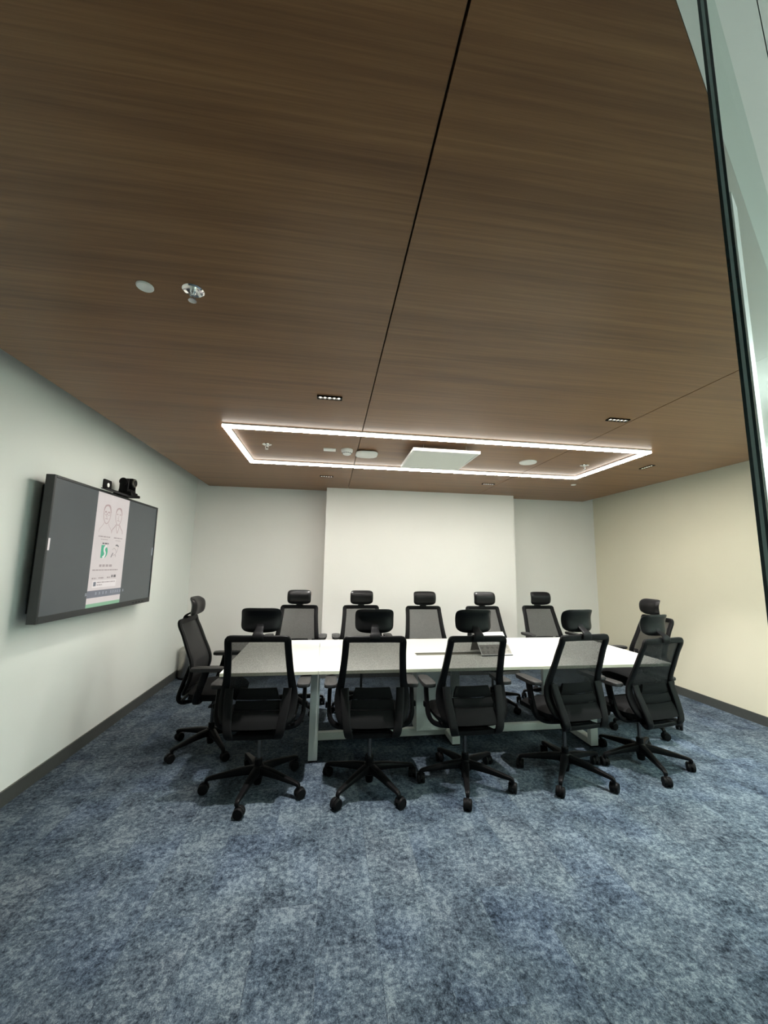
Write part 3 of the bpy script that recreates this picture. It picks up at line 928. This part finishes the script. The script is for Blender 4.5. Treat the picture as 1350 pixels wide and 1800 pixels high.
def make_chair(label):
    t = thing('office_chair', label, 'chair', group='black mesh office chairs around the table')
    bm = NB()
    add_lathe(bm, [(.023, .026), (.027, .032), (.032, .075), (.046, .085), (.048, .125), (.036, .145), (.030, .15)], (0, 0, 0), 24)
    obj('base_hub', bm, 'black', t)
    for i in range(5):
        a = 2 * PI * i / 5
        ca, sa = math.cos(a), math.sin(a)
        bm = NB()
        pr = [(.03, .118, .056, .056), (.10, .116, .050, .050), (.18, .108, .042, .040), (.26, .098, .036, .030), (.308, .092, .032, .024), (.326, .084, .028, .024), (.329, .070, .024, .022)]
        pts = smooth_path([(r * ca, r * sa, z, w_, th) for r, z, w_, th in pr], 3)
        add_sweep(bm, pts, (-sa, ca, 0), corner=.6, k=12)
        ar = obj('base_leg', bm, 'black', t)
        # twin-wheel caster trailing behind its stem
        bm = NB()
        ta = a + 1.1 + 1.7 * i
        dx, dy = math.cos(ta), math.sin(ta)
        c = Vector((.326 * ca + .016 * dx, .326 * sa + .016 * dy, .0325))
        rotz = Matrix.Rotation(ta + PI / 2, 3, 'Z')
        for sgn in (-1, 1):
            b2 = NB()
            add_lathe(b2, [(.016, -.011), (.029, -.011), (.0325, -.006), (.0325, .007), (.027, .012), (.012, .013)], (sgn * .0155, 0, 0), 22, 'X')
            bmesh.ops.rotate(b2, cent=(0, 0, 0), matrix=rotz, verts=b2.verts)
            bmesh.ops.translate(b2, vec=c, verts=b2.verts)
            me = bpy.data.meshes.new('tmp'); b2.to_mesh(me); b2.free(); bm.from_mesh(me); bpy.data.meshes.remove(me)
        add_lathe(bm, [(.010, .032), (.010, .072)], (.326 * ca, .326 * sa, 0), 12)
        hood = [(c.x + .030 * math.cos(q) * dx, c.y + .030 * math.cos(q) * dy, .0325 + .034 * math.sin(q), .016, .009) for q in [PI * k / 8 - .2 for k in range(9)]]
        add_sweep(bm, hood, (-dy, dx, 0), corner=.6, k=8)
        obj('caster', bm, 'charcoal', ar)
    bm = NB(); add_lathe(bm, [(.026, .14), (.026, .185), (.022, .19)], (0, 0, 0), 20); obj('gas_lift', bm, 'black', t)
    bm = NB(); add_lathe(bm, [(.014, .189), (.014, .405)], (0, 0, 0), 16); obj('lift_rod', bm, 'rod', t)
    bm = NB()
    add_box(bm, (0, 0, .403), (.17, .26, .05), .012, 3)
    add_box(bm, (0, -.14, .410), (.22, .07, .03), .01, 2)
    obj('tilt_mechanism', bm, 'black', t)
    bm = NB(); add_tube(bm, [(.06, .04, .415), (.20, .05, .412), (.25, .055, .405)], .006); add_box(bm, (.265, .057, .403), (.05, .03, .014), .005, 2)
    obj('tilt_lever', bm, 'black', t)
    # seat
    def pillow(sx, sy2, z0, z1, crown, edge, n=14):
        bm_ = NB()
        top, bot = [], []
        for j in range(n + 1):
            rt, rb = [], []
            for i in range(n + 1):
                u, v = -1 + 2 * i / n, -1 + 2 * j / n
                k_ = 1 / max(1e-6, (abs(u) ** 5 + abs(v) ** 5) ** .2) * max(abs(u), abs(v)) if (u or v) else 1
                x, y = u * k_ * sx / 2, v * k_ * sy2 / 2
                m = max(abs(u), abs(v))
                ed = (1 - m ** edge)
                z = z0 + (z1 - z0) * (.55 + .45 * ed ** .5) + crown * (1 - u * u) * (1 - v * v)
                if v > .5:
                    z -= .03 * ((v - .5) / .5) ** 2
                rt.append(bm_.verts.new((x, y, z)))
                rb.append(bm_.verts.new((x * .97, y * .97, z0 - (.03 * ((v - .5) / .5) ** 2 if v > .5 else 0))))
            top.append(rt); bot.append(rb)
        for j in range(n):
            for i in range(n):
                bm_.faces.new((top[j][i], top[j][i + 1], top[j + 1][i + 1], top[j + 1][i]))
                bm_.faces.new((bot[j][i], bot[j + 1][i], bot[j + 1][i + 1], bot[j][i + 1]))
        for i in range(n):
            bm_.faces.new((top[0][i], bot[0][i], bot[0][i + 1], top[0][i + 1]))
            bm_.faces.new((top[n][i], top[n][i + 1], bot[n][i + 1], bot[n][i]))
            bm_.faces.new((top[i][0], top[i + 1][0], bot[i + 1][0], bot[i][0]))
            bm_.faces.new((top[i][n], bot[i][n], bot[i + 1][n], top[i + 1][n]))
        return bm_
    bm = pillow(.49, .42, .452, .505, .006, 6)
    bmesh.ops.translate(bm, vec=(0, .05, 0), verts=bm.verts); obj('seat', bm, 'fabric', t)
    bm = NB(); add_box(bm, (0, .05, .441), (.44, .37, .02), .008, 2); obj('seat_pan', bm, 'black', t)
    # back
    lp = smooth_path(side_loop(), 3, True)
    n = len(lp)
    def nrm(i):
        p0, p1 = Vector(lp[i - 1][:3]), Vector(lp[(i + 1) % n][:3])
        tg = (p1 - p0).normalized()
        return tg.cross(Vector((0, 1, 0.0))) if abs(tg.y) < .95 else Vector((1, 0, 0))
    bm = NB(); add_sweep(bm, lp, nrm, True, corner=.55, k=10); obj('back_frame', bm, 'black', t)
    bm = NB()
    pf = smooth_path(PROFILE, 3)
    grid = []
    for z, y, hw in pf:
        grid.append([bm.verts.new((hw * u, y + .010 * (1 - u * u) * -1, z)) for u in [-1 + i / 6 for i in range(13)]])
    for a, b in zip(grid, grid[1:]):
        for i in range(12):
            bm.faces.new((a[i], a[i + 1], b[i + 1], b[i]))
    obj('back_mesh', bm, 'net', t)
    # lumbar bands behind the mesh
    def band(z0, z1, w0, w1, yoff):
        bm_ = NB()
        import bisect
        def yz(z):
            for (za, ya, _), (zb_, yb_, _) in zip(PROFILE, PROFILE[1:]):
                if zb_ <= z <= za:
                    return ya + (yb_ - ya) * (za - z) / (za - zb_)
            return -.19
        rings = []
        for q in range(6):
            f_ = q / 5
            z = z0 + (z1 - z0) * f_
            hw = w0 + (w1 - w0) * f_
            bulge = .010 * math.sin(PI * f_)
            row = []
            for side_, off in ((1, 0.0), (-1, 1.0)):
                for i in range(9):
                    u = (-1 + i / 4) * side_
                    row.append(bm_.verts.new((hw * u, yz(z) - .016 - .012 * (1 - u * u) - yoff - off * (.012 + bulge) if off else yz(z) - .016 - .012 * (1 - u * u) - yoff, z)))
            rings.append(row)
        m_ = len(rings[0])
        for a, b in zip(rings, rings[1:]):
            for i in range(m_):
                j = (i + 1) % m_
                bm_.faces.new((a[i], a[j], b[j], b[i]))
        bm_.faces.new(list(reversed(rings[0]))); bm_.faces.new(rings[-1])
        return bm_
    lum = obj('lumbar_support', band(.560, .613, .148, .140, .004), 'fabric', t)
    obj('upper_pad', band(.619, .692, .140, .118, .0), 'fabric', lum)
    obj('lower_pad', band(.462, .554, .150, .148, .006), 'fabric', lum)
    for s in (-1, 1):
        bm = NB()
        pts = [(s * .190, -.146, .690, .056, .014), (s * .188, -.164, .63, .058, .022), (s * .180, -.194, .55, .058, .024), (s * .168, -.222, .465, .056, .026), (s * .158, -.222, .420, .054, .026), (s * .142, -.19, .396, .052, .024), (s * .10, -.12, .400, .05, .022)]
        add_sweep(bm, smooth_path(pts, 3), (1, 0, 0), corner=.5, k=12)
        obj('back_strap', bm, 'charcoal', t)
    bm = NB()
    pts = [(x, -.212 + .25 * x * x, .408, .030, .022) for x in [-.17 + .034 * i for i in range(11)]]
    add_sweep(bm, pts, (0, 0, 1), corner=.6, k=10)
    obj('back_crossbar', bm, 'black', t)
    # arms
    for s in (-1, 1):
        bm = NB()
        pts = [(s * .292, .005, .672, .062, .028), (s * .294, -.006, .62, .056, .028), (s * .294, -.028, .545, .052, .028), (s * .290, -.045, .486, .052, .032), (s * .268, -.058, .440, .052, .032), (s * .215, -.066, .414, .052, .028), (s * .10, -.07, .402, .05, .024)]
        add_sweep(bm, smooth_path(pts, 3), (0, 1, 0), corner=.55, k=12)
        add_box(bm, (s * .312, -.03, .545), (.016, .03, .035), .005, 2)
        po = obj('arm_post', bm, 'black', t)
        bm = NB()
        outline = []
        for q in range(28):
            a = 2 * PI * q / 28
            x = .043 * math.copysign(abs(math.cos(a)) ** .45, math.cos(a)); y = .125 * math.copysign(abs(math.sin(a)) ** .4, math.sin(a))
            outline.append((s * .288 + x * (1 - .12 * (y / .125)), .02 + y))
        add_prism(bm, outline, .674, .700)
        bmesh.ops.bevel(bm, geom=[e for e in bm.edges if abs(e.verts[0].co.z - e.verts[1].co.z) < 1e-5], offset=.007, segments=2, affect='EDGES', profile=.5)
        obj('arm_pad', bm, 'pad', po)
    # headrest
    bm = NB()
    pts = smooth_path([(0, -.278, 1.022, .074, .012), (0, -.283, 1.045, .074, .014), (0, -.272, 1.066, .064, .014), (0, -.245, 1.082, .054, .014), (0, -.222, 1.098, .05, .014), (0, -.214, 1.12, .05, .012)], 3)
    add_sweep(bm, pts, (1, 0, 0), corner=.5, k=12)
    add_box(bm, (0, -.264, 1.050), (.074, .036, .012), .003, 2)
    obj('headrest_bracket', bm, 'charcoal', t)
    bm = NB()
    nz, nx = 12, 16
    front, back = [], []
    for j in range(nz + 1):
        v = -1 + 2 * j / nz
        f_, b_ = [], []
        for i in range(nx + 1):
            u = -1 + 2 * i / nx
            k_ = (max(abs(u), abs(v)) / ((abs(u) ** 6 + abs(v) ** 6) ** (1 / 6))) if (u or v) else 1
            hw = .133 * (1 - .03 * (v < 0) * v * v)
            x, z = u * k_ * hw, v * k_ * .077
            if v < 0:
                z -= .008 * (1 - u * u) * abs(v)
            m = max(abs(u), abs(v))
            th = .052 * (1 - m ** 4) ** .5 + .006
            yc = -.215 + .016 * (1 - v * v) - .018 * (v > 0) * v * v * .9 + .020 * u * u
            f_.append(bm.verts.new((x, yc + th * .62, 1.146 + z)))
            b_.append(bm.verts.new((x, yc - .020 * (1 - m ** 6), 1.146 + z)))
        front.append(f_); back.append(b_)
    for j in range(nz):
        for i in range(nx):
            bm.faces.new((front[j][i], front[j + 1][i], front[j + 1][i + 1], front[j][i + 1]))
            bm.faces.new((back[j][i], back[j][i + 1], back[j + 1][i + 1], back[j + 1][i]))
    for i in range(nx):
        bm.faces.new((front[0][i], front[0][i + 1], back[0][i + 1], back[0][i]))
        bm.faces.new((front[nz][i], back[nz][i], back[nz][i + 1], front[nz][i + 1]))
    for j in range(nz):
        bm.faces.new((front[j][0], back[j][0], back[j + 1][0], front[j + 1][0]))
        bm.faces.new((front[j][nx], front[j + 1][nx], back[j + 1][nx], back[j][nx]))
    obj('headrest', bm, 'vinyl', t)
    return t

D = math.radians
# x, y, facing (0 looks away from the camera), turn of the star base, drop of the upper part, label
CH = [
    (-.433, 2.976, D(-2), D(-29.9), 0, 'black mesh office chair seen from behind, leftmost of the near row'),
    (.330, 2.927, D(-2), D(11), 0, 'black mesh office chair seen from behind, second from left in near row'),
    (1.022, 2.909, D(2), D(37), 0, 'black mesh office chair seen from behind, middle of the near row'),
    (1.809, 2.923, D(8), D(16), 0, 'black mesh office chair seen from behind, fourth from left in near row'),
    (2.515, 3.015, D(11), D(40), -.048, 'black mesh office chair seen from behind, lowered, rightmost of the near row'),
    (-.331, 4.437, D(178), D(20), 0, 'black mesh office chair facing the camera, leftmost behind the table'),
    (.390, 4.437, D(180), D(-12), 0, 'black mesh office chair facing the camera, second from left behind table'),
    (1.128, 4.375, D(180), D(18), 0, 'black mesh office chair facing the camera, middle one behind the table'),
    (1.868, 4.375, D(181), D(5), 0, 'black mesh office chair facing the camera, fourth from left behind table'),
    (2.640, 4.465, D(181), D(24), 0, 'black mesh office chair facing the camera, rightmost behind the table'),
    (-.931, 3.645, D(-91), D(13.6), 0, 'black mesh office chair seen side-on at the left table end'),
    (3.095, 3.69, D(86), D(-25), 0, 'black mesh office chair at the right table end facing left'),
]
UPPER = ('seat', 'seat_pan', 'back_frame', 'back_mesh', 'lumbar_support', 'back_strap', 'back_crossbar', 'arm_post', 'headrest', 'headrest_bracket', 'tilt_mechanism', 'tilt_lever')
BASE = ('base_leg', 'base_hub')
proto = make_chair(CH[0][5])
for i, (x, y, rz, br_rot, drop, label) in enumerate(CH):
    c = proto if i == 0 else dup(proto, label, (x, y, 0), rz)
    c.location = (x, y, 0)
    c.rotation_euler = (0, 0, rz)
    for ch in c.children:
        nm = ch.name.split('.')[0]
        if nm in BASE:
            ch.rotation_euler = (0, 0, br_rot - rz)
        if nm in UPPER and drop:
            ch.location.z = drop
        if nm == 'arm_post' and i in (5, 6, 9):
            ch.location.z = .056          # arms set higher on these three
